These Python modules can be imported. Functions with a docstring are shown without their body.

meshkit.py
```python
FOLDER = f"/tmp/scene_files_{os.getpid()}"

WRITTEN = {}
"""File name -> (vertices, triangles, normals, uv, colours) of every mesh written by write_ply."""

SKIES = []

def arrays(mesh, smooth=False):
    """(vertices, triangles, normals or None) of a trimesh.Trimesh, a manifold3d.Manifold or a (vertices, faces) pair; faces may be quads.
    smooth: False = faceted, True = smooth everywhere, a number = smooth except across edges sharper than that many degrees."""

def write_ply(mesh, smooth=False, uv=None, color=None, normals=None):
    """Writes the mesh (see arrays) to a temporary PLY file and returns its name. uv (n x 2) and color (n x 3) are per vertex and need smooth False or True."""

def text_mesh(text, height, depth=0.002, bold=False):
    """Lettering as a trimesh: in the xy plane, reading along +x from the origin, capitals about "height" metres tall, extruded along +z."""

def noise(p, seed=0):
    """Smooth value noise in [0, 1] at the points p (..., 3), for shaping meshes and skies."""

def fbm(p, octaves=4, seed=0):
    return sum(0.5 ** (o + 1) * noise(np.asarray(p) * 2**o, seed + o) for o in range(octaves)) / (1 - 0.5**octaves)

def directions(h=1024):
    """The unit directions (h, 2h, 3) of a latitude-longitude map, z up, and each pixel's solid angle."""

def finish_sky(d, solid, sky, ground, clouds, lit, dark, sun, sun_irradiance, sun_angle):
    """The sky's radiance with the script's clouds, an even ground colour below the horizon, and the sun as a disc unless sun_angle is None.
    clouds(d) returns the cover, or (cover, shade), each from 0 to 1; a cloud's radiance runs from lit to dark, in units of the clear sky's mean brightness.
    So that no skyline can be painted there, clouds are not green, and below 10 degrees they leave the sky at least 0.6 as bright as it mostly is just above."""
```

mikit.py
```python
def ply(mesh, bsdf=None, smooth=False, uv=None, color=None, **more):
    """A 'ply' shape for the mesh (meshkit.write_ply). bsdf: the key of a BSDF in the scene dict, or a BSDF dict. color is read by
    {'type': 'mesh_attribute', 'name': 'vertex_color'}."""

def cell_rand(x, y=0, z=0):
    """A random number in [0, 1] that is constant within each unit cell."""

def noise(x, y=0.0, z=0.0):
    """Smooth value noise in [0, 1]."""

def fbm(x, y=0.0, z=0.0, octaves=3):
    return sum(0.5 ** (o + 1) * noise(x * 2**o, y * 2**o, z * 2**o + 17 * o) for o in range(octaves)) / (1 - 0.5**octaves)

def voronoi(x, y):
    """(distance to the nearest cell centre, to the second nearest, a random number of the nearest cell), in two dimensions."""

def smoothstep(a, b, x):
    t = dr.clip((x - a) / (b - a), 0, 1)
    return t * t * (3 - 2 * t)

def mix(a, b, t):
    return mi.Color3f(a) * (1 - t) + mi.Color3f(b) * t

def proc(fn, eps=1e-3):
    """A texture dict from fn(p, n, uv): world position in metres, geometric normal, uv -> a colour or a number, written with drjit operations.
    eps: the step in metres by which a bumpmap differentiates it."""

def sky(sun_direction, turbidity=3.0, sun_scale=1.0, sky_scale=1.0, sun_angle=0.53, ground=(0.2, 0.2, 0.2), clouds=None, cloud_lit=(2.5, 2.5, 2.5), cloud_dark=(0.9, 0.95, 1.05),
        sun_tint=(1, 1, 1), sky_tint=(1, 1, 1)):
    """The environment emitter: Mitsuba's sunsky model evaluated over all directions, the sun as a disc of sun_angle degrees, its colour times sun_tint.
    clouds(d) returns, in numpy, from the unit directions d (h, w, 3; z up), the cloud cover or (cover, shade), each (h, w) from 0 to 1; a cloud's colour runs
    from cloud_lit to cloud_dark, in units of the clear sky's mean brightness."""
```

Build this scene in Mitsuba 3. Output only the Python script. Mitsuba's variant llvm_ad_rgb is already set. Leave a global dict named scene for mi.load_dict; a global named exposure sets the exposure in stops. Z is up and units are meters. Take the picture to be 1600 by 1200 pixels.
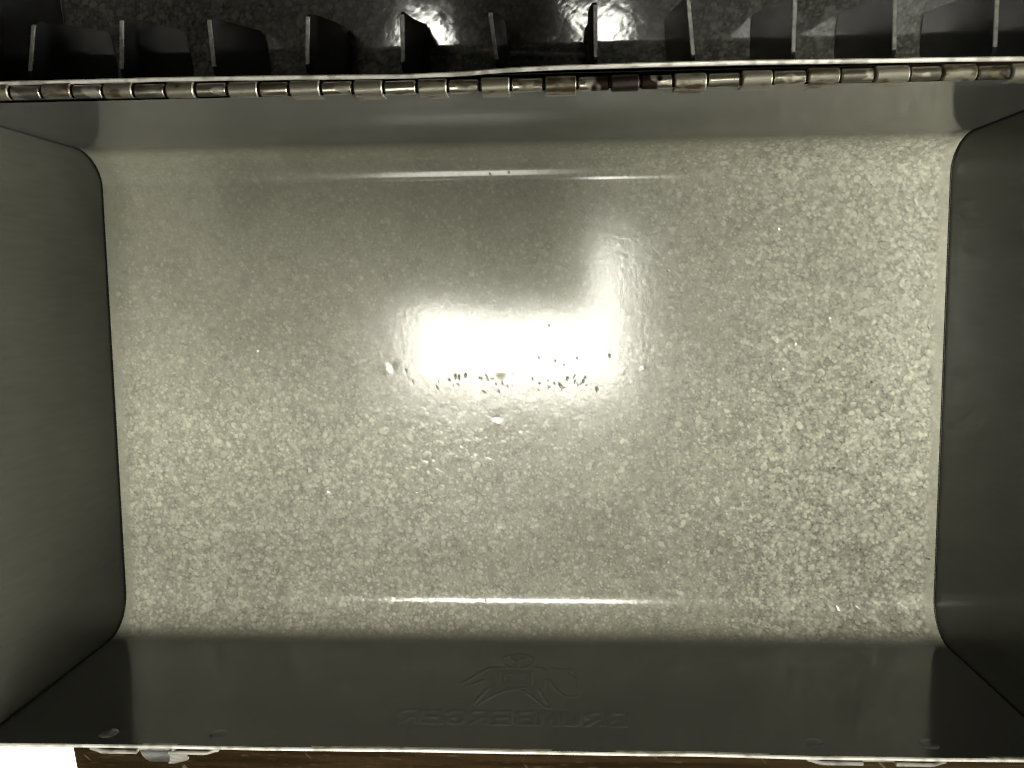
import math
import numpy as np, trimesh, mitsuba as mi, mikit, meshkit
from shapely.geometry import LineString, MultiLineString, Polygon
import shapely

rng = np.random.default_rng(7)
T = mi.ScalarTransform4f
scene, labels = {}, {}

# ---------------------------------------------------------------- camera, lamps, exposure
CAM = np.array([0.0175, 0.0441, 0.3751])
RV = np.array([0.1050, 0.0527, -0.0086])
FPX = 1402.8
def rodrigues(r):
    a = np.linalg.norm(r); k = r / a
    K = np.array([[0, -k[2], k[1]], [k[2], 0, -k[0]], [-k[1], k[0], 0]])
    return np.eye(3) + math.sin(a) * K + (1 - math.cos(a)) * K @ K
MB = rodrigues(RV) @ np.diag([1, -1, -1.0])        # rows: right, down, forward
RIGHT, UP, FWD = MB[0], -MB[1], MB[2]
scene['camera'] = {'type': 'perspective', 'fov': math.degrees(2 * math.atan(800 / FPX)), 'fov_axis': 'x', 'near_clip': 0.005, 'far_clip': 20.0,
                   'to_world': T().look_at(origin=CAM.tolist(), target=(CAM + FWD).tolist(), up=UP.tolist())}
exposure = 0.0
LAMP = 55.0                                          # radiance of the ceiling lamps
LAMP_TINT = (1.0, 0.985, 0.87)
scene['room_glow'] = {'type': 'constant', 'radiance': {'type': 'rgb', 'value': [0.025, 0.025, 0.025]}}   # light the room's walls send back

# measured sizes (metres)
W, D, H = 0.350, 0.2047, 0.1027                      # lid: width, depth front to back, height of its walls
RB, RBZ, RF = 0.0142, 0.0205, 0.0160                # bends of the pan: hinge side (an ellipse) and front
HW, YF, YB = W / 2, -D / 2, D / 2

def ray(u, v):
    d = MB.T @ np.array([(u - 800) / FPX, (v - 600) / FPX, 1.0])
    return d / np.linalg.norm(d)
def on_plane(u, v, p, n):
    d = ray(u, v); p, n = np.asarray(p, float), np.asarray(n, float)
    return CAM + d * (((p - CAM) @ n) / (d @ n))
def on_z(u, v, z): return on_plane(u, v, (0, 0, z), (0, 0, 1))
def on_front(u, v): return on_plane(u, v, (0, YF, 0), (0, 1, 0))

def part(key, mesh, bsdf, label=None, smooth=False, color=None, kind=None, **more):
    k, n = key, 0
    while k in scene:
        n += 1; k = f'{key}_{n:03d}'
    scene[k] = mikit.ply(mesh, bsdf, smooth=smooth, color=color, **more)
    e = {}
    if label: e['label'] = label
    if kind: e['kind'] = kind
    if e: labels[k] = e
    return k

# lamps: rectangular ceiling troffers, the near one straight above the case
def box(x0, x1, y0, y1, z0, z1):
    b = trimesh.creation.box((x1 - x0, y1 - y0, z1 - z0)); b.apply_translation(((x0 + x1) / 2, (y0 + y1) / 2, (z0 + z1) / 2)); return b
def bevel_box(sx, sy, sz, r):
    import manifold3d as m3
    pts = np.array([[a * (sx / 2 - r * i), b * (sy / 2 - r * j), c * (sz / 2 - r * k)] for a in (-1, 1) for b in (-1, 1) for c in (-1, 1)
                    for i, j, k in ((0, 1, 1), (1, 0, 1), (1, 1, 0))])
    return trimesh.convex.convex_hull(pts)
scene['lamp_housing'] = {'type': 'twosided', 'b': {'type': 'principled', 'base_color': {'type': 'rgb', 'value': [0.7, 0.7, 0.68]}, 'roughness': 0.5}}
def ceiling_lamp(cx, cy, cz, sx, sy, power, label):
    key = 'ceiling_lamp'; n = 0
    while key + '__housing' in scene:
        n += 1; key = f'ceiling_lamp_{n:03d}'
    labels[key] = {'label': label, 'category': 'ceiling lamp', 'group': 'ceiling lamps above the table'}
    t = 0.012
    fr = trimesh.util.concatenate([box(cx - sx / 2 - t, cx + sx / 2 + t, cy - sy / 2 - t, cy - sy / 2, cz - 0.004, cz + 0.05),
                                   box(cx - sx / 2 - t, cx + sx / 2 + t, cy + sy / 2, cy + sy / 2 + t, cz - 0.004, cz + 0.05),
                                   box(cx - sx / 2 - t, cx - sx / 2, cy - sy / 2, cy + sy / 2, cz - 0.004, cz + 0.05),
                                   box(cx + sx / 2, cx + sx / 2 + t, cy - sy / 2, cy + sy / 2, cz - 0.004, cz + 0.05),
                                   box(cx - sx / 2, cx + sx / 2, cy - sy / 2, cy + sy / 2, cz + 0.03, cz + 0.05)])
    part(key + '__housing', fr, 'lamp_housing')
    v = np.array([[cx - sx / 2, cy - sy / 2, cz], [cx - sx / 2, cy + sy / 2, cz], [cx + sx / 2, cy + sy / 2, cz], [cx + sx / 2, cy - sy / 2, cz]])
    d = mikit.ply(trimesh.Trimesh(v, [[0, 1, 2], [0, 2, 3]], process=False), 'lamp_housing')
    d['emitter'] = {'type': 'area', 'radiance': {'type': 'rgb', 'value': [power * c for c in LAMP_TINT]}}
    scene[key + '__diffuser'] = d
ZL = 1.60
def mirrored(u, v):                                  # where the ray through (u, v) goes after the lid's floor
    p = on_z(u, v, 0.0); d = ray(u, v) * np.array([1, 1, -1]); return p + d * (ZL / d[2])
a, b = mirrored(640, 610), mirrored(972, 384)
ceiling_lamp((a[0] + b[0]) / 2, (a[1] + b[1]) / 2, ZL, abs(b[0] - a[0]), abs(b[1] - a[1]), LAMP, 'rectangular ceiling lamp straight above the open case')
labels['added_light_panel'] = {'label': 'square light panel added low on the right to brighten the left end panel', 'category': 'fill light'}
wx, wy, wz, wr = 2.3, -0.38, 0.56, 0.32  # added emitting panel, not a known lamp: lifts the left end panel
part('added_light_panel__housing', trimesh.util.concatenate([box(wx + 0.01, wx + 0.05, wy - wr - 0.01, wy + wr + 0.01, wz - wr - 0.01, wz + wr + 0.01)] +
     [box(wx - 0.01, wx + 0.01, wy - wr - 0.012, wy + wr + 0.012, z0, z0 + 0.012) for z0 in (wz - wr - 0.012, wz + wr)]), 'lamp_housing')
d = mikit.ply(trimesh.Trimesh(np.array([[wx, wy - wr, wz - wr], [wx, wy - wr, wz + wr], [wx, wy + wr, wz + wr], [wx, wy + wr, wz - wr]]), [[0, 1, 2], [0, 2, 3]], process=False), 'lamp_housing')
d['emitter'] = {'type': 'area', 'radiance': {'type': 'rgb', 'value': [LAMP * 2.6 * c for c in LAMP_TINT]}}
scene['added_light_panel__diffuser'] = d
ceiling_lamp(-0.22, -1.05, ZL, 0.38, 0.85, LAMP * 0.33, 'rectangular ceiling lamp further off in front of the case')

# ---------------------------------------------------------------- materials
def rgb(*v): return {'type': 'rgb', 'value': list(v)}
def two(b): return {'type': 'twosided', 'b': b}
def paint(col, r1, r2, w):
    return two({'type': 'blendbsdf', 'weight': w, 'a': {'type': 'principled', 'base_color': col, 'roughness': r1, 'specular': 0.4},
                'b': {'type': 'principled', 'base_color': col, 'roughness': r2, 'specular': 0.4}})
VC = {'type': 'mesh_attribute', 'name': 'vertex_color'}
def wallness(p): return mikit.smoothstep(0.012, 0.022, p.z)
scene['lid_paint'] = paint(VC, mikit.proc(lambda p, n, uv: 0.143 - 0.015 * wallness(p)), 0.38, mikit.proc(lambda p, n, uv: 0.20 - 0.10 * wallness(p)))
scene['base_paint'] = paint(VC, 0.07, 0.36, 0.16)
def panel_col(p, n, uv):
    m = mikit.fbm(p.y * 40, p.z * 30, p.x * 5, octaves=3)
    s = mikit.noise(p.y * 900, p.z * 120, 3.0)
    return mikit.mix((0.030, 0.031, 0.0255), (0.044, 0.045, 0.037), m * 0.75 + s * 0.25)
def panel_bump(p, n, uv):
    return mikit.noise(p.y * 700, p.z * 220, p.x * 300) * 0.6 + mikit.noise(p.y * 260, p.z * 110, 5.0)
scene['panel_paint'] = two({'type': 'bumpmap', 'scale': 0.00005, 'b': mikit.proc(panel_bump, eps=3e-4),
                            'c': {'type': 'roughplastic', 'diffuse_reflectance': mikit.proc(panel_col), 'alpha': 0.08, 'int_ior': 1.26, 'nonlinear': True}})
def div_col(p, n, uv):
    m = mikit.fbm(p.x * 60, p.y * 60, p.z * 60, octaves=3)
    return mikit.mix((0.008, 0.0084, 0.009), (0.014, 0.0145, 0.016), m)  # darkened to near black, standing in for the shade over the base
scene['divider_paint'] = two({'type': 'roughplastic', 'diffuse_reflectance': mikit.proc(div_col), 'alpha': 0.15, 'int_ior': 1.5})
scene['outer_paint'] = two({'type': 'roughplastic', 'diffuse_reflectance': rgb(0.13, 0.13, 0.12), 'alpha': 0.1})
scene['dark_gap'] = two({'type': 'diffuse', 'reflectance': rgb(0.012, 0.012, 0.011)})
def edge_col(p, n, uv):
    m = mikit.noise(p.x * 500, p.y * 500, p.z * 500) * 0.6 + mikit.noise(p.x * 120, p.y * 120, 2.0) * 0.4
    return mikit.mix((0.26, 0.25, 0.215), (0.52, 0.50, 0.45), mikit.smoothstep(0.25, 0.6, m))
scene['bare_edge'] = two({'type': 'principled', 'base_color': mikit.proc(edge_col), 'metallic': 0.35, 'roughness': 0.45, 'specular': 0.5})
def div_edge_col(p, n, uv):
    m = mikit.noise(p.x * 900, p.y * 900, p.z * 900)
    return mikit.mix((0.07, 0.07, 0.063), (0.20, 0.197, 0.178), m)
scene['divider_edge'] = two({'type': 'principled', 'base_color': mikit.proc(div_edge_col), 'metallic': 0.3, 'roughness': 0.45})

# ---------------------------------------------------------------- setting: table top, white card
scene['wood'] = None
def wood_col(p, n, uv):
    x, y = p.x, p.y
    w = y + 0.004 * mikit.fbm(x * 6, y * 30, 1.0, octaves=3)
    g = mikit.fbm(x * 14, w * 420, 3.0, octaves=3)
    fine = mikit.noise(x * 90, w * 2600, 7.0)
    pore = mikit.smoothstep(0.80, 0.92, mikit.noise(x * 160, w * 1900, 11.0))
    c = mikit.mix((0.008, 0.0048, 0.0017), (0.022, 0.0136, 0.0055), mikit.smoothstep(0.3, 0.7, g) * 0.7 + fine * 0.3)
    scr = mikit.smoothstep(0.93, 0.97, mikit.noise((x + y) * 500, (x - y) * 60, 4.0))
    return mikit.mix(mikit.mix(c, (0.045, 0.032, 0.017), pore * 0.5), (0.12, 0.09, 0.055), scr * 0.5)
def wood_bump(p, n, uv):
    return mikit.noise(p.x * 60, p.y * 1900, 1.0)
scene['wood'] = two({'type': 'bumpmap', 'scale': 0.00012, 'b': mikit.proc(wood_bump, eps=2e-4),
                     'c': {'type': 'principled', 'base_color': mikit.proc(wood_col), 'roughness': 0.85, 'specular': 0.03}})
ZT = -0.0014
top = bevel_box(1.3, 0.8, 0.035, 0.003); top.apply_translation((0.1, 0.05, ZT - 0.0175))
scene['table_top'] = mikit.ply(top, 'wood', smooth=20)
labels['table_top'] = {'kind': 'structure', 'label': 'dark brown wood grain table top under the metal case'}
def card_col(p, n, uv): return mikit.mix((0.74, 0.73, 0.69), (0.80, 0.79, 0.75), mikit.fbm(p.x * 90, p.y * 90, 0, octaves=3))
scene['card_stock'] = two({'type': 'diffuse', 'reflectance': mikit.proc(card_col)})
c0, c1 = on_z(112, 1163, ZT + 0.001), on_z(119, 1200, ZT + 0.001)
ang = math.atan2(c1[0] - c0[0], -(c1[1] - c0[1]))
card = bevel_box(0.21, 0.28, 0.0012, 0.0003)
card.apply_translation((-0.105, -0.14 + 0.05, 0)); card.apply_transform(trimesh.transformations.rotation_matrix(ang, (0, 0, 1)))
card.apply_translation((c0[0], c0[1], ZT + 0.0007))
# keep it clear of the case: it lies in front of the lid, half under nothing
card.apply_translation((0, -0.05 + (YF - 0.004 - c0[1]), 0))
scene['white_card'] = mikit.ply(card, 'card_stock')
labels['white_card'] = {'label': 'plain white card lying on the table at the left front corner of the case', 'category': 'card'}

# ---------------------------------------------------------------- hammered paint relief, on a regular grid
RELIEF = 0.011
def relief(x0, x1, s0, s1, step, n, size, seed, coarse=None):
    """Height (metres) and lightness of sprayed blobs over a rectangle of sheet metal."""
    r_ = np.random.default_rng(seed)
    nx, ns = int((x1 - x0) / step) + 1, int((s1 - s0) / step) + 1
    hgt, tone = np.zeros((ns, nx), np.float32), np.zeros((ns, nx), np.float32)
    cx, cs = r_.uniform(0, nx - 1, n), r_.uniform(0, ns - 1, n)
    rad = np.exp(r_.normal(math.log(size), 0.50, n)).clip(size * 0.45, size * 3.6)
    el = r_.uniform(0.75, 1.3, n); th = r_.uniform(0, math.pi, n); am = r_.uniform(0.5, 1.0, n); tn = r_.uniform(0.0, 1.0, n) ** 1.7 * 0.8 - 0.10; el2 = r_.uniform(0.3, 1.2, n)
    if coarse is not None:
        rad *= coarse(x0 + cx * step, s0 + cs * step)
    order = np.argsort(-rad + r_.normal(0, size * 0.5, n))
    for i in order:                                   # later (mostly smaller) blobs lie over earlier ones, the dark web left between is pigment plus painted crevice shade
        R = rad[i] / step; k = int(R * 1.5) + 2
        ix, iy = int(cx[i]), int(cs[i])
        xa, xb, ya, yb = max(ix - k, 0), min(ix + k + 1, nx), max(iy - k, 0), min(iy + k + 1, ns)
        if xb <= xa or yb <= ya: continue
        gx, gy = np.arange(xa, xb)[None] - cx[i], np.arange(ya, yb)[:, None] - cs[i]
        c, s = math.cos(th[i]), math.sin(th[i])
        q = np.sqrt(((gx * c + gy * s) / (R * el[i])) ** 2 + ((gy * c - gx * s) / (R / el[i])) ** 2)
        e = 0.55 / max(R, 0.8)                        # edge softness: about half a grid cell
        inside = np.clip((1 - q) / e * 0.5 + 0.5, 0, 1)
        rim = np.clip(1 - np.abs(q - 1.06) / (e * 1.6 + 0.10), 0, 1)
        w = hgt[ya:yb, xa:xb]
        w += inside * (np.sqrt(np.clip(1.05 - q * q, 0, 1)) * am[i] * rad[i] * RELIEF - w * 0.6)
        t = tone[ya:yb, xa:xb]
        t -= rim * 0.34 * el2[i]
        t += inside * (tn[i] + 0.12 * np.clip(1 - q, 0, 1) - t)
    tone = np.clip(tone, -0.6, 1.1)
    gx, gs = np.meshgrid(x0 + np.arange(nx) * step, s0 + np.arange(ns) * step)
    P = np.stack([gx, gs, np.zeros_like(gx)], -1)
    fine = meshkit.fbm(P * 1400, 2, seed + 1)
    low = meshkit.fbm(P * 60, 3, seed + 2)
    wav = meshkit.fbm(P * 170, 3, seed + 5)
    hgt = hgt + (fine - 0.5) * 0.000003 + (wav - 0.5) * 0.000012
    tone = tone + (fine - 0.5) * 0.35 + (low - 0.5) * 0.12
    def sample(g):
        def f(x, s):
            u = np.clip((x - x0) / step, 0, nx - 1.001); v = np.clip((s - s0) / step, 0, ns - 1.001)
            i, j = u.astype(int), v.astype(int); u, v = u - i, v - j
            return (g[j, i] * (1 - u) + g[j, i + 1] * u) * (1 - v) + (g[j + 1, i] * (1 - u) + g[j + 1, i + 1] * u) * v
        return f
    return sample(hgt), sample(tone)
def sstep(a, b, x):
    t = np.clip((x - a) / (b - a), 0, 1); return t * t * (3 - 2 * t)

# ---------------------------------------------------------------- the lid (open, its hollow facing up)
CASE = 'film_case'
labels[CASE] = {'label': 'open grey metal film reel case with hinged lid, empty hollow facing up', 'category': 'storage case'}
# profile by arc length: back wall top -> bend -> floor -> bend -> front wall top
ZTOP = H
LB_, LC1, LFL, LC2, LF_ = ZTOP - RBZ, math.pi / 2 * math.sqrt((RB ** 2 + RBZ ** 2) / 2), D - RB - RF, RF * math.pi / 2, ZTOP - RF
S1 = LB_; S2 = S1 + LC1; S3 = S2 + LFL; S4 = S3 + LC2; S5 = S4 + LF_
def profile(s):
    y, z, ny, nz = (np.zeros_like(s) for _ in range(4))
    m = s <= S1; y[m] = YB; z[m] = ZTOP - s[m]; ny[m] = -1
    m = (s > S1) & (s <= S2); a = (s[m] - S1) / LC1 * math.pi / 2; y[m] = YB - RB + RB * np.cos(a); z[m] = RBZ - RBZ * np.sin(a); q = np.hypot(np.cos(a) * RBZ, np.sin(a) * RB); ny[m] = -np.cos(a) * RBZ / q; nz[m] = np.sin(a) * RB / q
    m = (s > S2) & (s <= S3); y[m] = YB - RB - (s[m] - S2); nz[m] = 1
    m = (s > S3) & (s <= S4); a = (s[m] - S3) / RF; y[m] = YF + RF - RF * np.sin(a); z[m] = RF - RF * np.cos(a); ny[m] = np.sin(a); nz[m] = np.cos(a)
    m = s > S4; y[m] = YF; z[m] = RF + s[m] - S4; ny[m] = 1
    return y, z, ny, nz
def grid_faces(nr, nc):
    i = np.arange(nr * nc).reshape(nr, nc)
    a, b, c, d = i[:-1, :-1].ravel(), i[1:, :-1].ravel(), i[1:, 1:].ravel(), i[:-1, 1:].ravel()
    return np.vstack([np.stack([a, b, c], 1), np.stack([a, c, d], 1)])

coarse_fn = lambda x, s: 0.80 + 1.0 * sstep(0.085, 0.12, x) + 0.6 * sstep(0.17, 0.26, s) * sstep(0.05, -0.12, x)
rh, rt = relief(-HW, HW, S1 - 0.004, S4 + 0.004, 0.0003, 60000, 0.00050, 11, coarse_fn)

emx = (on_front(600, 1120)[0], on_front(1000, 1120)[0])
xs = np.unique(np.round(np.concatenate([np.arange(-HW, emx[0], 0.00038), np.arange(emx[0], emx[1], 0.00024), np.arange(emx[1], HW, 0.00038), [HW]]), 6))
ss = np.concatenate([np.linspace(0, S1, 60)[:-1], np.arange(S1, S4, 0.00038), np.linspace(S4, S5, 190)])
SS, XS = np.meshgrid(ss, xs, indexing='ij')
py, pz, pny, pnz = profile(ss)
flat = sstep(S1 - 0.001, S1 + 0.013, SS) * sstep(S4 + 0.002, S4 - 0.013, SS)      # the rough coat stops where the walls begin; also masks the shade painted on them
lower = sstep(S2 + 0.085, S2 + 0.125, SS)
rough = 0.70 + 5.0 * sstep(0.085, 0.112, XS) + 3.2 * lower * sstep(0.075, -0.02, XS) + 0.8 * sstep(0.03, 0.07, XS)
bend = np.maximum(np.exp(-((SS - S2 + 0.0015) / 0.004) ** 2), np.exp(-((SS - S3 - 0.001) / 0.004) ** 2)) * np.exp(-((XS + 0.01) / 0.07) ** 2)
amp = flat * (1 - 0.8 * bend) * rough * np.where((SS < S2 - 0.004) | (SS > S3 + 0.004), 1.8, 1.0)
h = rh(XS, SS) * amp
tone = rt(XS, SS) * flat
P3 = np.stack([XS, SS, np.zeros_like(XS)], -1)
lump = meshkit.fbm(P3 * 330, 3, 61) - 0.5               # lumps a few millimetres wide
h += lump * flat * (1 - bend) * (0.000012 + 0.00016 * sstep(0.085, 0.115, XS) + 0.00009 * lower * sstep(0.08, -0.02, XS))
tone = tone * 0.95 + flat * (lump * 0.35 + (meshkit.fbm(P3 * 900, 2, 62) - 0.5) * 0.35)
r4 = np.random.default_rng(17)
for i in range(130):                                  # larger single drops of paint
    u, v = r4.uniform(-HW + .004, HW - .004), r4.uniform(S1 + .01, S4 - .008)
    if r4.uniform() > 0.25 + 0.75 * float(sstep(S2 + 0.07, S2 + 0.12, np.array(v))): continue
    rr = r4.uniform(.0007, .0015)
    i0, i1 = np.searchsorted(xs, [u - rr * 2, u + rr * 2]); j0, j1 = np.searchsorted(ss, [v - rr * 2, v + rr * 2])
    dx, ds, th = XS[j0:j1, i0:i1] - u, SS[j0:j1, i0:i1] - v, r4.uniform(0, 3.14)
    q = np.sqrt((dx * math.cos(th) + ds * math.sin(th)) ** 2 + ((ds * math.cos(th) - dx * math.sin(th)) * r4.uniform(.9, 1.7)) ** 2) / rr
    h[j0:j1, i0:i1] += np.clip(1 - q * q, 0, 1) * rr * r4.uniform(.015, .035)
    inn = np.clip((1.05 - q) * 5, 0, 1)
    tone[j0:j1, i0:i1] += inn * (r4.uniform(.3, .85) - tone[j0:j1, i0:i1]) - np.clip(1 - np.abs(q - 1.15) * 6, 0, 1) * .15 * (SS[j0:j1, i0:i1] < v)  # dark arc on one side of each drop: relief shade put into the colour
# edge of the coat against the end panels: a smooth bead of paint
bead = sstep(HW - 0.006, HW - 0.0035, np.abs(XS)); h = h * (1 - 0.85 * bead); tone = tone * (1 - 0.7 * bead)
# wide, shallow unevenness of the sheet
P3 = np.stack([XS, SS, np.zeros_like(XS)], -1)
wave = (meshkit.fbm(P3 * 22, 3, 31) - 0.5)
h += wave * 0.00012 * sstep(S2 - 0.01, S2 + 0.02, SS) * sstep(S3 + 0.005, S3 - 0.02, SS)
h += (meshkit.fbm(P3 * np.array([9, 30, 1]), 2, 37) - 0.5) * 0.0004 * (1 - flat)
h += (meshkit.noise(P3 * np.array([300, 900, 1]), 38) - 0.5) * 0.000006 * (1 - flat)
# dents and pimples seen on the floor
def s_of(p): return S2 + (YB - RB - p[1])
chips = np.zeros_like(h)
for u, v, r, a in ((603, 577, 0.0026, 0.9e-4), (612, 572, 0.0026, -0.7e-4), (782, 581, 0.0030, 1.2e-4), (778, 662, 0.0022, 1.5e-4), (774, 652, 0.0018, -1e-4),
                   (1006, 577, 0.0014, 1.2e-4), (510, 770, 0.0036, 2.2e-4), (520, 765, 0.0034, -1e-4), (1268, 580, 0.0022, 1.5e-4), (400, 548, 0.0016, 1.8e-4), (385, 930, 0.0018, 2e-4),
                   (1470, 262, 0.0018, 2.5e-4), (305, 270, 0.0014, 2e-4), (266, 785, 0.0012, 2e-4), (448, 898, 0.0014, 2e-4)):
    p = on_z(u, v, 0); q = ((XS - p[0]) ** 2 + (SS - s_of(p)) ** 2) / r ** 2
    h += a * np.exp(-2.2 * q)
def chip(u, v, lx, ly, rot=0.0, dep=1.0):
    p = on_z(u, v, 0); dx, ds = XS - p[0], SS - s_of(p)
    c, s = math.cos(rot), math.sin(rot)
    q = ((dx * c + ds * s) / lx) ** 2 + ((ds * c - dx * s) / ly) ** 2
    np.maximum(chips, dep * np.exp(-q ** 2), out=chips)
for u, v, lx, ly, rot in ((711, 589, .0006, .0016, .2), (717, 590, .0005, .0017, .2), (727, 587, .0006, .0014, .3), (702, 594, .0006, .0007, 0), (876, 603, .0006, .0018, -.6), (887, 592, .0008, .001, 0), (880, 608, .0004, .0014, .7),
                          (912, 596, .0008, .0010, 0), (933, 609, .0007, .0014, -.3), (953, 556, .0006, .0009, -.3), (683, 606, .0004, .0014, -.5), (756, 613, .0004, .0014, -1.0), (832, 593, .0003, .0012, 0),
                          (785, 600, .0003, .0011, 0), (775, 601, .0003, .0009, 0), (634, 579, .0006, .0009, .3), (1362, 597, .0012, .0004, .4), (1362, 597, .0004, .0010, .2), (1384, 636, .0005, .0008, 0), (1450, 873, .0016, .0005, .3),
                          (1303, 731, .0012, .0007, -.2), (265, 692, .0007, .0004, 0), (240, 738, .0004, .0004, 0), (342, 644, .0004, .0004, 0), (1451, 512, .0004, .0016, -.5)):
    chip(u, v, lx * .72, ly * .72, rot)
for u, v in ((765, 267), (795, 265), (1337, 312), (842, 559), (868, 564), (902, 560), (758, 941), (858, 508)):
    p = on_z(u, v, 0.0 if 300 < v < 900 else 0.0025); chip(u, v, .00032, .00032) if 300 < v < 900 else None
    if not 300 < v < 900:
        sv = s_of(p); chips = np.maximum(chips, np.exp(-(((XS - p[0]) ** 2 + (SS - sv) ** 2) / .00032 ** 2) ** 2))
r2 = np.random.default_rng(5)
for i in range(50):                                   # ragged scuffs under the bright patch and stray specks
    u, v = (r2.uniform(640, 960), r2.normal(600, 8)) if i < 26 else (r2.uniform(210, 1450), r2.uniform(310, 900))
    chip(u, v, r2.uniform(.00022, .0004), r2.uniform(.0003, .0011) if i < 26 else .0003, r2.normal(0, .4), r2.uniform(.4, .9))
h -= chips * 0.00010

# stamped emblem and lettering on the front wall (pressed outwards, so hollow and mirrored from inside)
strokes = [[(626, 1122), (628, 1122)]]
def wall_line(pts): return LineString([tuple(on_front(u, v)[[0, 2]]) for u, v in pts])
def oval(cx, cy, rx, ry, n=28): return [(cx + rx * math.cos(t), cy + ry * math.sin(t)) for t in np.linspace(0, 2 * math.pi, n)]
emblem = [oval(810, 1033, 24, 11), [(798, 1027), (808, 1036), (812, 1030), (822, 1027)], [(809, 1034), (809, 1042)],
          [(722, 1068), (735, 1060), (765, 1043), (792, 1043)], [(728, 1072), (755, 1062)], [(832, 1043), (844, 1043), (852, 1047)],
          [(780, 1050), (831, 1050), (829, 1068), (779, 1068), (780, 1050)], [(788, 1053), (826, 1053), (825, 1065), (787, 1065), (788, 1053)], [(790, 1074), (822, 1074)],
          [(745, 1102), (757, 1094), (772, 1086), (790, 1078), (808, 1076), (824, 1082), (836, 1092), (852, 1105), (862, 1106)], [(742, 1098), (750, 1088), (761, 1076)], [(842, 1077), (856, 1100)],
          [(862, 1044), (874, 1045)], [(884, 1046), (895, 1047), (890, 1054), (902, 1061), (904, 1088), (884, 1089), (866, 1074), (857, 1060), (850, 1062), (848, 1075)]]
G = {'B': [[(0, 0), (0, 1), (.7, 1), (.95, .86), (.95, .64), (.7, .52), (0, .52)], [(.7, .52), (1, .38), (1, .14), (.75, 0), (0, 0)]],
     'R': [[(0, 0), (0, 1), (.7, 1), (1, .85), (1, .62), (.7, .48), (0, .48)], [(.45, .48), (1, 0)]],
     'U': [[(0, 1), (0, .25), (.25, 0), (.75, 0), (1, .25), (1, 1)]], 'M': [[(0, 0), (0, 1), (.5, .25), (1, 1), (1, 0)]],
     'E': [[(1, 0), (0, 0), (0, 1), (1, 1)], [(0, .52), (.8, .52)]], 'G': [[(1, .8), (.75, 1), (.25, 1), (0, .75), (0, .25), (.25, 0), (.75, 0), (1, .2), (1, .45), (.6, .45)]]}
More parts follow.
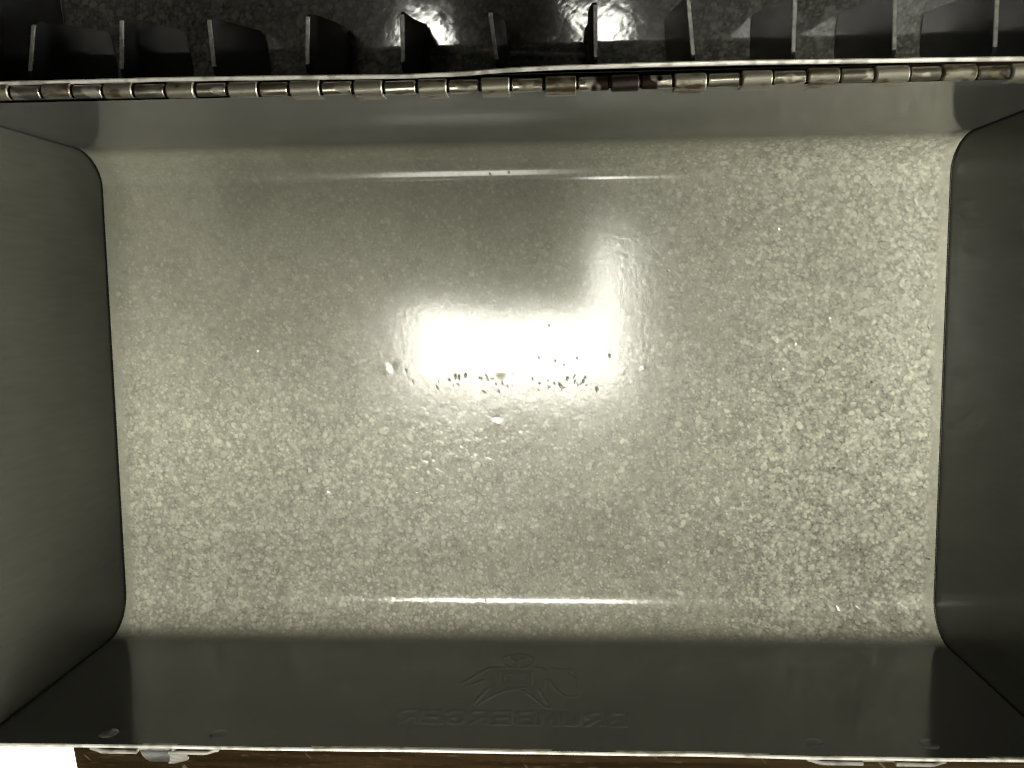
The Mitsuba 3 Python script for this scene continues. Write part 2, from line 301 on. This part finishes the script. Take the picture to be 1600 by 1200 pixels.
text_lines = []
word, pitch, x_r = 'BRUMBERGER', 36.2, 978.0
for i, ch in enumerate(word):                         # the stamp reads from the outside: mirrored here
    xr = x_r - i * pitch
    for st in G[ch]:
        text_lines.append([(xr - a * 25, 1134 - 0.0166 * (x_r - xr) - b * 19) for a, b in st])
rows = np.where(ss > S4 + 0.0005)[0]; cols = np.where((xs > emx[0]) & (xs < emx[1]))[0]
gr, gc = np.ix_(rows, cols)
pts = shapely.points(XS[gr, gc].ravel(), (RF + SS[gr, gc] - S4).ravel())
shapely.prepare(pts)
de = shapely.distance(MultiLineString([wall_line(e) for e in emblem]), pts).reshape(len(rows), len(cols))
dt = shapely.distance(MultiLineString([wall_line(e) for e in text_lines]), pts).reshape(len(rows), len(cols))
em = np.maximum(0.00022 * sstep(0.0009, 0.0001, de), 0.00019 * sstep(0.0014, 0.0004, dt))
h[gr, gc] -= em
# rivet dimples pushed through near the rim are separate parts (below)

V = np.stack([XS, py[:, None] + h * pny[:, None], pz[:, None] + h * pnz[:, None]], -1)
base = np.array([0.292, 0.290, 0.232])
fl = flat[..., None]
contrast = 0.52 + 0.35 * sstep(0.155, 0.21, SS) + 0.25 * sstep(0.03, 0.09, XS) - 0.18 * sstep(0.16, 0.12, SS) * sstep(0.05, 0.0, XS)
col = (base * 0.92 * fl + np.array([0.043, 0.0435, 0.0415]) * (1 - fl)) * (1 + (contrast * np.clip(tone, -0.6, 1.2))[..., None])  # walls coloured far darker than the floor, standing in for their shade
grime = meshkit.fbm(P3 * 35, 4, 51)
col = col * (1 - 0.08 * sstep(0.45, 0.75, grime)[..., None])
col = col * (1 - 0.85 * chips[..., None]) + np.array([0.02, 0.018, 0.014]) * chips[..., None]
F = grid_faces(len(ss), len(xs))
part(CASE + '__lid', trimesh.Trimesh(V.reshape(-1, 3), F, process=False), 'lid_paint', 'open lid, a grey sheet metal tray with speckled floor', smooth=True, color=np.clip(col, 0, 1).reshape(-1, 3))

# outside of the lid: a second skin 1 mm out, and the ends
TH = 0.0010
so = np.concatenate([np.linspace(0, S1, 4), np.linspace(S1, S2, 10)[1:], np.linspace(S2, S3, 4)[1:], np.linspace(S3, S4, 10)[1:], np.linspace(S4, S5, 4)[1:]])
oy, oz, ony, onz = profile(so)
xo = np.array([-HW - TH, HW + TH])
VO = np.stack([np.broadcast_to(xo, (len(so), 2)), np.broadcast_to((oy - TH * ony)[:, None], (len(so), 2)), np.broadcast_to((oz - TH * onz)[:, None], (len(so), 2))], -1)
part(CASE + '__lid__outer_skin', trimesh.Trimesh(VO.reshape(-1, 3), grid_faces(len(so), 2)[:, ::-1], process=False), 'outer_paint', smooth=40)
pr = np.stack([py, pz], 1)[::3]
poly = Polygon(np.vstack([pr, [YF, ZTOP], [YB, ZTOP]])).buffer(0)
inner = poly.buffer(0.0006)
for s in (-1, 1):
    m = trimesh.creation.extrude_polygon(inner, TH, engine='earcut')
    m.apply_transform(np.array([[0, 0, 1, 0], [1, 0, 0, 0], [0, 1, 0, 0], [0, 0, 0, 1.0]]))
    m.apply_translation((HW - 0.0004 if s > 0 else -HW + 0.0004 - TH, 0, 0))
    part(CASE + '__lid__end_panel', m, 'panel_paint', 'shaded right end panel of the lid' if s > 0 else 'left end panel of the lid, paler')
# dark seam beside each end panel: the folded flange behind the gap
for s in (-1, 1):
    ring = poly.buffer(0.0).boundary
    seam = poly.difference(poly.buffer(-0.0006))
    m = trimesh.util.concatenate([trimesh.creation.extrude_polygon(g, 0.0002, engine='earcut') for g in getattr(seam, 'geoms', [seam])])
    m.apply_transform(np.array([[0, 0, 1, 0], [1, 0, 0, 0], [0, 1, 0, 0], [0, 0, 0, 1.0]]))
    m.apply_translation((HW - 0.0009 if s > 0 else -HW + 0.0007, 0, 0))
    part(CASE + '__lid__seam', m, 'dark_gap')

def strip(path, w, hgt, dirs=None):
    """A bar of rectangular section with chamfered top along a path of points (in x order), w along y, hgt along z, top at the path."""
    path = np.asarray(path, float); c = min(w, hgt) * 0.25
    sec = np.array([(-w / 2, -hgt), (w / 2, -hgt), (w / 2, -c), (w / 2 - c, 0), (-w / 2 + c, 0), (-w / 2, -c)])
    V = np.concatenate([np.stack([np.full(6, p[0]), p[1] + sec[:, 0], p[2] + sec[:, 1]], 1) for p in path])
    n = len(path); f = []
    for i in range(n - 1):
        for k in range(6):
            a, b = i * 6 + k, i * 6 + (k + 1) % 6
            f += [[a, b, b + 6], [a, b + 6, a + 6]]
    for o in (0, (n - 1) * 6):
        f += [[o, o + k, o + k + 1] for k in range(1, 5)]
    m = trimesh.Trimesh(V, f, process=False); m.fix_normals(); return m
r3 = np.random.default_rng(9)
xr = np.linspace(-HW - TH, HW + TH, 120)
def wob(n, a, seed): return (meshkit.fbm(np.stack([np.linspace(0, 9, n), np.zeros(n), np.zeros(n)], 1), 3, seed) - 0.5) * a
part(CASE + '__lid__rim', strip(np.stack([xr, YF - 0.0005 + wob(120, .0006, 3), np.full(120, ZTOP + .0004) + wob(120, .0004, 4)], 1), 0.0012, 0.0014), 'bare_edge', 'bare metal rim of the lid, paint worn off', smooth=30)
yr = np.linspace(YF, YB, 40)
for s in (-1, 1):
    m = strip(np.stack([yr, np.full(40, 0.0), np.full(40, ZTOP + .0004)], 1), 0.0012, 0.0014)
    m.apply_transform(np.array([[0, -1, 0, 0], [1, 0, 0, 0], [0, 0, 1, 0], [0, 0, 0, 1.0]])); m.apply_translation((s * (HW + 0.0002), 0, 0))
    part(CASE + '__lid__rim', m, 'bare_edge', smooth=30)

# rivet heads near the rim, inside the front wall
scene['rivet_metal'] = two({'type': 'roughplastic', 'diffuse_reflectance': rgb(0.055, 0.055, 0.05), 'alpha': 0.09})
def dome(r, hh, n=20, k=7):
    a = np.linspace(0, 1, k)
    prof = np.stack([r * np.cos(a * math.pi / 2), hh * np.sin(a * math.pi / 2)], 1); prof[-1, 0] = 0
    return trimesh.creation.revolve(np.vstack([prof, [0, 0], [r, 0]]), sections=n)
for u, v in ((170, 1146), (342, 1148), (1272, 1161), (1452, 1163)):
    p = on_front(u, v); m = dome(0.0032, 0.0010)
    m.apply_transform(np.array([[1, 0, 0, 0], [0, 0, 1, 0], [0, -1, 0, 0], [0, 0, 0, 1.0]]))
    m.apply_translation((p[0], YF - 0.0001, p[2]))
    part(CASE + '__lid__rivet', m, 'rivet_metal', smooth=40)

# ---------------------------------------------------------------- hinge
def knuckle_col(light, dark, seed):
    def f(p, n, uv):
        m = mikit.fbm(p.x * 260, p.y * 500, p.z * 500 + seed, octaves=3)
        b = mikit.fbm(p.x * 90, p.y * 200, 3.0 + seed, octaves=2)
        c = mikit.mix(light, dark, mikit.smoothstep(0.50, 0.66, m * 0.6 + b * 0.4))
        q = (p.x - RUSTX) / 0.0095 + (mikit.noise(p.x * 400, p.y * 400, 9.0) - 0.5) * 0.5
        return mikit.mix(c, (0.014, 0.009, 0.006), mikit.smoothstep(1.05, 0.8, q * q))
    return f
hinge_px = [(-80, 145), (0, 144), (200, 142), (400, 139), (600, 137), (800, 133), (950, 130), (1100, 126), (1300, 119), (1450, 115), (1600, 112), (1700, 109)]
HP = np.array([on_z(u, v, H) for u, v in hinge_px])
RUSTX = float(on_z(978, 130, H)[0])
def hinge_y(x): return float(np.interp(x, HP[:, 0], HP[:, 1]))
def stain_rough(p, n, uv):
    m = mikit.fbm(p.x * 260, p.y * 500, p.z * 500, octaves=3)
    q = (p.x - RUSTX) / 0.0095
    return mikit.mix((0.28,) * 3, (0.6,) * 3, dr_max(mikit.smoothstep(0.45, 0.65, m), mikit.smoothstep(1.05, 0.8, q * q)))
import drjit as dr
dr_max = dr.maximum
SRT = mikit.proc(stain_rough)
scene['knuckle_bright'] = two({'type': 'principled', 'base_color': mikit.proc(knuckle_col((0.29, 0.275, 0.22), (0.08, 0.07, 0.042), 0.0)), 'metallic': 0.95, 'roughness': SRT})
scene['knuckle_dull'] = two({'type': 'principled', 'base_color': mikit.proc(knuckle_col((0.165, 0.155, 0.12), (0.055, 0.04, 0.022), 5.0)), 'metallic': 0.7, 'roughness': 0.45})
HG = CASE + '__hinge'
gaps = [-32, 17, 66, 114, 162, 210, 260, 306, 356, 405, 452, 502, 552, 600, 652, 700, 750, 798, 850, 902, 953, 1000, 1052, 1105, 1157, 1207, 1260, 1312, 1365, 1420, 1470, 1525, 1577, 1630, 1682]
gx = [float(on_z(u, 130, H)[0]) for u in gaps]
while gx[0] > -HW + 0.006: gx.insert(0, gx[0] - 0.0098)
while gx[-1] < HW - 0.006: gx.append(gx[-1] + 0.0102)
parity = 0 if (gaps.index(66) + (len(gx) - len(gaps))) % 2 == 0 else 1
i66 = min(range(len(gx)), key=lambda i: abs(gx[i] - on_z(66, 130, H)[0]))
def barrel(x0, x1, r, yc, zc, n=22):
    b = 0.00035
    prof = np.array([(0, 0), (r - b, 0), (r, b), (r, x1 - x0 - b), (r - b, x1 - x0), (0, x1 - x0)])
    m = trimesh.creation.revolve(prof, sections=n)
    m.apply_transform(np.array([[0, 0, 1, x0], [1, 0, 0, yc], [0, 1, 0, zc], [0, 0, 0, 1.0]])); return m
pin = barrel(gx[0] + 0.001, gx[-1] - 0.001, 0.0009, 0, 0, 10)
pv = pin.vertices.copy()
pin_n = 30
pin = trimesh.util.concatenate([barrel(a, b, 0.0011, hinge_y((a + b) / 2), H - 0.0003, 10) for a, b in zip(gx[:-1], gx[1:])])
part(HG + '__pin', pin, 'dark_gap')
for i in range(len(gx) - 1):
    lid_side = (i - i66) % 2 == 0
    r = (0.00238 if lid_side else 0.00202) + r3.uniform(-.00006, .00006)
    xa, xb = gx[i] + 0.00035, gx[i + 1] - 0.00035
    yc, zc = hinge_y((xa + xb) / 2) + r3.normal(0, .00008), H - 0.0004 + r3.normal(0, .00008)
    m = barrel(xa, xb, r, yc, zc)
    if lid_side and abs((xa + xb) / 2 - RUSTX) > 0.006:   # the leaf that wraps down on to the lid's wall
        lf = bevel_box(xb - xa, 0.0005, 0.0045, 0.0001); lf.apply_translation(((xa + xb) / 2, yc - r + 0.00035, zc - 0.0030))
        m = trimesh.util.concatenate([m, lf])
    part(HG + '__knuckle', m, 'knuckle_dull' if lid_side else 'knuckle_bright', 'rust-brown hinge knuckle' if abs((xa + xb) / 2 - RUSTX) < 0.006 else None, smooth=35)

# ---------------------------------------------------------------- base box with dividers, hinged back
TILT = math.radians(8.5)
BD = 0.1015                                           # depth of the base
PV = np.array([0, YB + 0.0024, H])                    # hinge line
ct, st = math.cos(TILT), math.sin(TILT)
EY, EZ = np.array([0, ct, st]), np.array([0, -st, ct])   # base's own axes
BW, BL, R0 = 0.1825, 0.2047, 0.019
def bpt(x, y, z):                                     # base coordinates: y away from the hinge, z up from its floor
    x, y, z = np.broadcast_arrays(np.asarray(x, float), y, z)
    return PV + np.stack([x, np.zeros_like(x), np.zeros_like(x)], -1) + y[..., None] * EY + (z - BD)[..., None] * EZ
BASE = CASE + '__base'
Y0, Y1 = 0.0035, 0.0035 + BL
def base_profile(s):
    """from the hinge-side rim down, over the floor, up the far wall"""
    L1 = BD - R0; a1 = L1 + R0 * math.pi / 2; a2 = a1 + BL - 2 * R0; a3 = a2 + R0 * math.pi / 2
    y, z, ny, nz = (np.zeros_like(s) for _ in range(4))
    m = s <= L1; y[m] = Y0; z[m] = BD - s[m]; ny[m] = 1
    m = (s > L1) & (s <= a1); a = (s[m] - L1) / R0; y[m] = Y0 + R0 - R0 * np.cos(a); z[m] = R0 - R0 * np.sin(a); ny[m] = np.cos(a); nz[m] = np.sin(a)
    m = (s > a1) & (s <= a2); y[m] = Y0 + R0 + s[m] - a1; nz[m] = 1
    m = (s > a2) & (s <= a3); a = (s[m] - a2) / R0; y[m] = Y1 - R0 + R0 * np.sin(a); z[m] = R0 - R0 * np.cos(a); ny[m] = -np.sin(a); nz[m] = np.cos(a)
    m = s > a3; y[m] = Y1; z[m] = R0 + s[m] - a3; ny[m] = -1
    return y, z, ny, nz, (L1, a1, a2, a3, a3 + L1)
_, _, _, _, BS = base_profile(np.zeros(1))
bh, bt = relief(-BW, BW, BS[0], BS[3], 0.0004, 40000, 0.0008, 23)
bs = np.concatenate([np.linspace(0, BS[0], 12)[:-1], np.arange(BS[0], BS[1] + 0.045, 0.0005), np.linspace(BS[1] + 0.046, BS[3], 90), np.linspace(BS[3], BS[4], 10)[1:]])
bx = np.arange(-BW, BW + 1e-9, 0.0005)
BSG, BXG = np.meshgrid(bs, bx, indexing='ij')
y_, z_, ny_, nz_, _ = base_profile(bs)
bfl = sstep(BS[0], BS[0] + 0.01, BSG) * sstep(BS[3], BS[3] - 0.01, BSG)
rim_px = [(-120, 132), (0, 130), (130, 127), (250, 124), (500, 121), (640, 119), (720, 115), (800, 108.5), (880, 104.5), (1000, 101.5), (1200, 97), (1400, 94.5), (1600, 92), (1720, 90)]
RP = np.array([on_plane(u, v, PV + EZ * 0.0, EZ) for u, v in rim_px])
rim_y = np.interp(bx, RP[:, 0], (RP - PV) @ EY)       # the hinge-side rim is bent
yb = y_[:, None] + (rim_y[None] - Y0) * np.clip(1 - BSG / BS[0], 0, 1) ** 1.5 + bh(BXG, BSG) * 0.65 * bfl * ny_[:, None]
zb = z_[:, None] + bh(BXG, BSG) * 0.65 * bfl * nz_[:, None]
VB = bpt(BXG, yb, zb)
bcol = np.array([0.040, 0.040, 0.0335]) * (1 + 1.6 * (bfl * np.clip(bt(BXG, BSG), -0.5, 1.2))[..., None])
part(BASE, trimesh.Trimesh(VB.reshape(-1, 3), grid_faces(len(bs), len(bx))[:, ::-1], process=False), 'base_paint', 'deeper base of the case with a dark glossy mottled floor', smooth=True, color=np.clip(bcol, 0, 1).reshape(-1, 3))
bo = np.concatenate([np.linspace(0, BS[0], 3), np.linspace(BS[0], BS[1], 9)[1:], np.linspace(BS[1], BS[2], 3)[1:], np.linspace(BS[2], BS[3], 9)[1:], np.linspace(BS[3], BS[4], 3)[1:]])
y2, z2, n2, m2, _ = base_profile(bo)
xo = np.array([-BW - TH, BW + TH])
VO = bpt(np.broadcast_to(xo, (len(bo), 2)), np.broadcast_to((y2 - TH * n2)[:, None], (len(bo), 2)), np.broadcast_to((z2 - TH * m2)[:, None], (len(bo), 2)))
part(BASE + '__outer_skin', trimesh.Trimesh(VO.reshape(-1, 3), grid_faces(len(bo), 2), process=False), 'outer_paint', smooth=40)
def to_base(m):
    Mx = np.eye(4); Mx[:3, 0] = (1, 0, 0); Mx[:3, 1] = EY; Mx[:3, 2] = EZ; Mx[:3, 3] = PV - BD * EZ
    m.apply_transform(Mx); return m
pb = Polygon(np.vstack([np.stack([y_, z_], 1)[::2], [Y1, BD], [Y0, BD]])).buffer(0).buffer(-0.0003)
for s in (-1, 1):
    m = trimesh.creation.extrude_polygon(pb, TH, engine='earcut')
    m.apply_transform(np.array([[0, 0, 1, 0], [1, 0, 0, 0], [0, 1, 0, 0], [0, 0, 0, 1.0]]))
    m.apply_translation((BW - 0.0004 if s > 0 else -BW + 0.0004 - TH, 0, 0))
    part(BASE + '__end_panel', to_base(m), 'divider_paint')
gl = pb.buffer(-0.0010).difference(pb.buffer(-0.0013))  # pale band painted in as a glint on the seam
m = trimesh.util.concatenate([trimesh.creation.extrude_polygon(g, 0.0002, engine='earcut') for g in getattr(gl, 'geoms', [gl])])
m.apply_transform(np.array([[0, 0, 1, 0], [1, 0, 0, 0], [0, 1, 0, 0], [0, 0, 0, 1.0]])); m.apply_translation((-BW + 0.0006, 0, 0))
part(BASE + '__seam', to_base(m), 'divider_edge', 'thin pale strip painted as a glint along the left end seam of the base')
xq = np.linspace(-BW, BW, 160)
rq = np.stack([xq, np.interp(xq, RP[:, 0], (RP - PV) @ EY) + wob(160, .0003, 13), np.full(160, BD + .0004)], 1)
part(BASE + '__rim', to_base(strip(rq, 0.0013, 0.004)), 'bare_edge', 'bent bare metal rim of the base along the hinge', smooth=30)

# dividers: upright sheet metal plates, each a little bent, from where their edges show
FP = PV - BD * EZ                                     # a point of the base's floor plane
DH = 0.061
div = [  # top edge near the rim (u, v), top edge far end, foot near the rim, foot far end
    ((46, 122), (53, 33), (186, 118), (172, 52)), ((190, 120), (190, 26), (304, 115), (290, 50)), ((336, 118), (326, 25), (426, 115), (411, 50)), ((480, 117), (481, 20), (549, 115), (543, 46)),
    ((630, 115), (628, 17), (672, 113), (668, 40)), ((778, 110), (765, 14), (791, 108), (789, 40)), ((931, 100), (930, 2), (921, 98), (923, 32)), ((1084, 95), (1075, -6), (1043, 94), (1040, 28)),
    ((1239, 92), (1243, -10), (1172, 90), (1176, 24)), ((1397, 90), (1399, -14), (1303, 88), (1310, 22)), ((1554, 88), (1559, -18), (1436, 86), (1444, 20))]
for tn, tf, fn, ff in div:
    a, b = on_plane(*tn, FP + DH * EZ, EZ), on_plane(*tf, FP + DH * EZ, EZ)
    c, d = on_plane(*fn, FP, EZ), on_plane(*ff, FP, EZ)
    loc = lambda p: np.array([p[0], (p - FP) @ EY, (p - FP) @ EZ])
    a, b, c, d = map(loc, (a, b, c, d))
    # extend towards the hinge, down behind the rim
    y0_ = Y0 + 0.004
    def along(p, q, y): return p + (q - p) * ((y - p[1]) / (q[1] - p[1]))
    yt, yfoot = b[1], d[1]
    # outline in (y, z): rounded polygon
    o = Polygon([(y0_ + 0.004, 0.0012), (yfoot, 0.0012), (yfoot, 0.004), (yt, DH), (y0_, DH), (y0_, 0.010)]).buffer(-0.0035).buffer(0.0035, 8)
    bow = r3.normal(0, 0.0006)
    m = trimesh.creation.extrude_polygon(o, 0.0011, engine='triangle' if False else 'earcut')
    m = m.subdivide_to_size(0.006)
    v = m.vertices; yy, zz, tt = v[:, 0], v[:, 1], v[:, 2] - 0.00055
    t = np.clip(zz / DH, 0, 1)
    def xat(p, q, y): return p[0] + (q[0] - p[0]) * (y - p[1]) / (q[1] - p[1])
    xx = xat(c, d, yy) * (1 - t) + xat(a, b, yy) * t + bow * np.sin(t * math.pi)
    m = trimesh.Trimesh(np.stack([xx + tt, yy, zz], 1), m.faces, process=True); m.fix_normals()
    k = part(BASE + '__divider', to_base(m), 'divider_paint', smooth=30)
    # worn bright top edge
    n = 24; ye = np.linspace(y0_ + 0.003, yt - 0.0012, n)
    e = strip(np.stack([ye, np.zeros(n), np.full(n, DH + .0002)], 1), 0.0014, 0.0006)
    ev = e.vertices; e = trimesh.Trimesh(np.stack([np.interp(ev[:, 0], ye, xat(a, b, ye)) - ev[:, 1], ev[:, 0], ev[:, 2]], 1), e.faces, process=False)
    part(BASE + '__divider_edge', to_base(e), 'divider_edge', smooth=30)

# ---------------------------------------------------------------- latches outside the front wall
scene['latch_metal'] = two({'type': 'principled', 'base_color': mikit.proc(lambda p, n, uv: edge_col(p, n, uv) * 0.62), 'metallic': 0.6, 'roughness': 0.35})
scene['latch_dark'] = two({'type': 'principled', 'base_color': rgb(0.05, 0.052, 0.055), 'metallic': 0.7, 'roughness': 0.3})
def latch(u0, u1, ub0, ub1, openness, label):
    key = CASE + '__latch'; n = 0
    while key + '__plate' in scene:
        n += 1; key = f'{CASE}__latch_{n:03d}'
    labels[key] = {'label': label}
    x0, x1 = on_z(u0, 1175, H)[0], on_z(u1, 1175, H)[0]
    xb0, xb1 = on_z(ub0, 1180, H)[0], on_z(ub1, 1180, H)[0]
    yo = YF - TH
    # plate: a shallow pressed saddle, standing proud between its flat ears
    def saddle(xa, xb):
        n = 20; q = np.linspace(0, 1, n); x = xa + (xb - xa) * q
        return x
    def plate_piece(xa, xb, tip):
        n = 14; x = np.linspace(xa, xb, n); q = np.linspace(0, 1, n)
        k = sstep(0, 0.28, q if tip < 0 else 1 - q)
        y = yo - 0.0006 - 0.0012 * k
        return strip(np.stack([x, y, np.full(n, H - 0.0002)], 1), 0.0013, 0.019)
    part(key + '__plate', trimesh.util.concatenate([plate_piece(x0, xb0, -1), plate_piece(xb1, x1, 1)]), 'latch_metal', smooth=30)
    # dark tongue between, standing out from the wall
    n = 12; q = np.linspace(0, 1, n)
    yy = yo - 0.0012 - openness * q; zz = H - 0.003 - 0.010 * q ** 1.5 - 0.004 * q
    sk = -0.0016 * q if openness > 0.008 else 0 * q
    wv = []
    for i in range(n):
        for xx in (xb0, xb1):
            wv += [(xx + sk[i] * (2.2 if xx == xb0 else 2.0), yy[i], zz[i]), (xx + sk[i] * 2, yy[i] + 0.0003, zz[i] - 0.0009)]
    f = []
    for i in range(n - 1):
        o = i * 4
        for a_, b_ in ((0, 2), (2, 3), (3, 1), (1, 0)):
            f += [[o + a_, o + b_, o + 4 + b_], [o + a_, o + 4 + b_, o + 4 + a_]]
    f += [[0, 1, 3], [0, 3, 2], [4 * n - 4, 4 * n - 2, 4 * n - 1], [4 * n - 4, 4 * n - 1, 4 * n - 3]]
    m = trimesh.Trimesh(np.array(wv), f, process=False); m.fix_normals()
    part(key + '__tongue', m, 'latch_dark', smooth=40)
    # hinge pin of the tongue
    part(key + '__pin', barrel(xb0 - 0.001, xb1 + 0.001, 0.0008, yo - 0.0016, H - 0.0032, 12), 'latch_metal', smooth=40)
    if openness > 0.008:                              # polished loop curling out at the side of the tongue
        t = np.linspace(0, 1, 16)
        cx = xb1 + 0.0012 + 0.0022 * np.sin(t * math.pi * 0.55) - 0.0075 * t ** 2.2; cy = yo - 0.001 - 0.0105 * t; cz = H - 0.0015 - 0.010 * t ** 1.3
        wdt = 0.0012 + 0.0022 * np.sin(t * math.pi) ** 0.8
        ring = []
        for i in range(16):
            for a_ in np.linspace(0, 2 * math.pi, 10, endpoint=False):
                ring.append((cx[i] + wdt[i] * math.cos(a_), cy[i] + 0.0003 * math.sin(a_), cz[i] + 0.0010 * math.sin(a_)))
        f = []
        for i in range(15):
            for k in range(10):
                a_, b_ = i * 10 + k, i * 10 + (k + 1) % 10
                f += [[a_, b_, b_ + 10], [a_, b_ + 10, a_ + 10]]
        f += [[0, k, k + 1] for k in range(1, 9)] + [[150, 150 + k + 1, 150 + k] for k in range(1, 9)]
        m = trimesh.Trimesh(np.array(ring), f, process=False); m.fix_normals()
        part(key + '__loop', m, 'latch_metal', smooth=50)
latch(140, 340, 212, 262, 0.013, 'left latch with its dark tongue hanging open')
latch(1262, 1480, 1350, 1402, 0.006, 'right latch with short dark tongue')

# ---------------------------------------------------------------- the phone that takes the picture (seen as a dark reflection in the paint)
scene['phone_black'] = two({'type': 'roughplastic', 'diffuse_reflectance': rgb(0.02, 0.02, 0.02), 'alpha': 0.1})
ph = bevel_box(0.174, 0.082, 0.0095, 0.002)
Mp = np.eye(4); Mp[:3, 0] = RIGHT; Mp[:3, 1] = UP; Mp[:3, 2] = -FWD; Mp[:3, 3] = CAM + RIGHT * (0.0275 - 0.087) + UP * (0.041 - 0.018) - FWD * (0.0045 + 0.00475)
ph.apply_transform(Mp)
scene['phone__body'] = mikit.ply(ph, 'phone_black', smooth=20)
labels['phone'] = {'label': 'dark phone held flat above the open lid, taking the picture', 'category': 'phone'}

# the photographer's hand and sleeve holding the phone by its edges, from the far side of the case
import manifold3d as m3
def ball(p, r): return m3.Manifold.sphere(r, 20).translate(tuple(p))
def chain(pts):
    o = []
    for (p, r), (q, t) in zip(pts[:-1], pts[1:]):
        o.append(m3.Manifold.batch_hull([ball(p, r), ball(q, t)]))
    return o
def body(parts, edge):
    m = parts[0]
    for x in parts[1:]: m = m + x
    m = m.refine_to_length(edge).to_mesh()
    t = trimesh.Trimesh(m.vert_properties[:, :3], m.tri_verts); trimesh.smoothing.filter_taubin(t, iterations=12)
    M = np.eye(4); M[:3, 0] = RIGHT; M[:3, 1] = UP; M[:3, 2] = -FWD; M[:3, 3] = CAM
    t.apply_transform(M); return t
bones = [m3.Manifold.batch_hull([ball((-.085, .055, .048), .012), ball((-.150, .060, .052), .012), ball((-.110, .125, .066), .015), ball((-.165, .130, .066), .015), ball((-.120, .050, .052), .014)])]
for i, (x0, x1) in enumerate(((-.080, -.070), (-.103, -.098), (-.126, -.124), (-.148, -.146))):
    L = (.95, 1.0, .97, .88)[i]
    bones += chain([((x0, .058, .050), .0105), ((x0 + (x1 - x0) * .4, .030 - .004 * L, .048), .0095), ((x1, .004, .036), .0088), ((x1, -.012 - .006 * L, .022), .0080), ((x1, -.021, .012 + .004 * (1 - L)), .0075)])
bones += chain([((-.095, .105, .060), .015), ((-.070, .085, .044), .0115), ((-.058, .068, .026), .0098), ((-.054, .061, .012), .0085)])
bones += chain([((-.138, .125, .066), .024), ((-.160, .175, .078), .028), ((-.185, .225, .090), .033)])
right_hand = [x.translate((0.072, 0.0, 0.0)) for x in bones]
left_hand = [x.mirror((1, 0, 0)).translate((-0.308, -0.012, 0.0)) for x in bones[:-2]]
left_hand += chain([((-.185, .100, .066), .024), ((-.230, .128, .078), .028), ((-.280, .155, .090), .033)])
scene['skin'] = two({'type': 'principled', 'base_color': rgb(0.36, 0.22, 0.15), 'roughness': 0.5, 'specular': 0.4})
scene['sleeve_cloth'] = two({'type': 'principled', 'base_color': rgb(0.03, 0.032, 0.038), 'roughness': 0.8, 'sheen': 0.3})
part('person__hand', body(right_hand, 0.003), 'skin', smooth=True)
part('person__hand', body(left_hand, 0.003), 'skin', smooth=True)
part('person__sleeve', body(chain([((-.108, .195, .082), .042), ((-.03, .33, .115), .055), ((.06, .46, .15), .064), ((.02, .66, .36), .075)]), 0.008), 'sleeve_cloth', smooth=True)
part('person__sleeve', body(chain([((-.270, .150, .086), .042), ((-.36, .24, .115), .055), ((-.42, .42, .15), .064), ((-.36, .66, .36), .075)]), 0.008), 'sleeve_cloth', smooth=True)
labels['person'] = {'label': 'person in dark sleeves reaching over the case, holding the phone in both hands', 'category': 'person'}

scene = {k: v for k, v in scene.items() if v is not None}
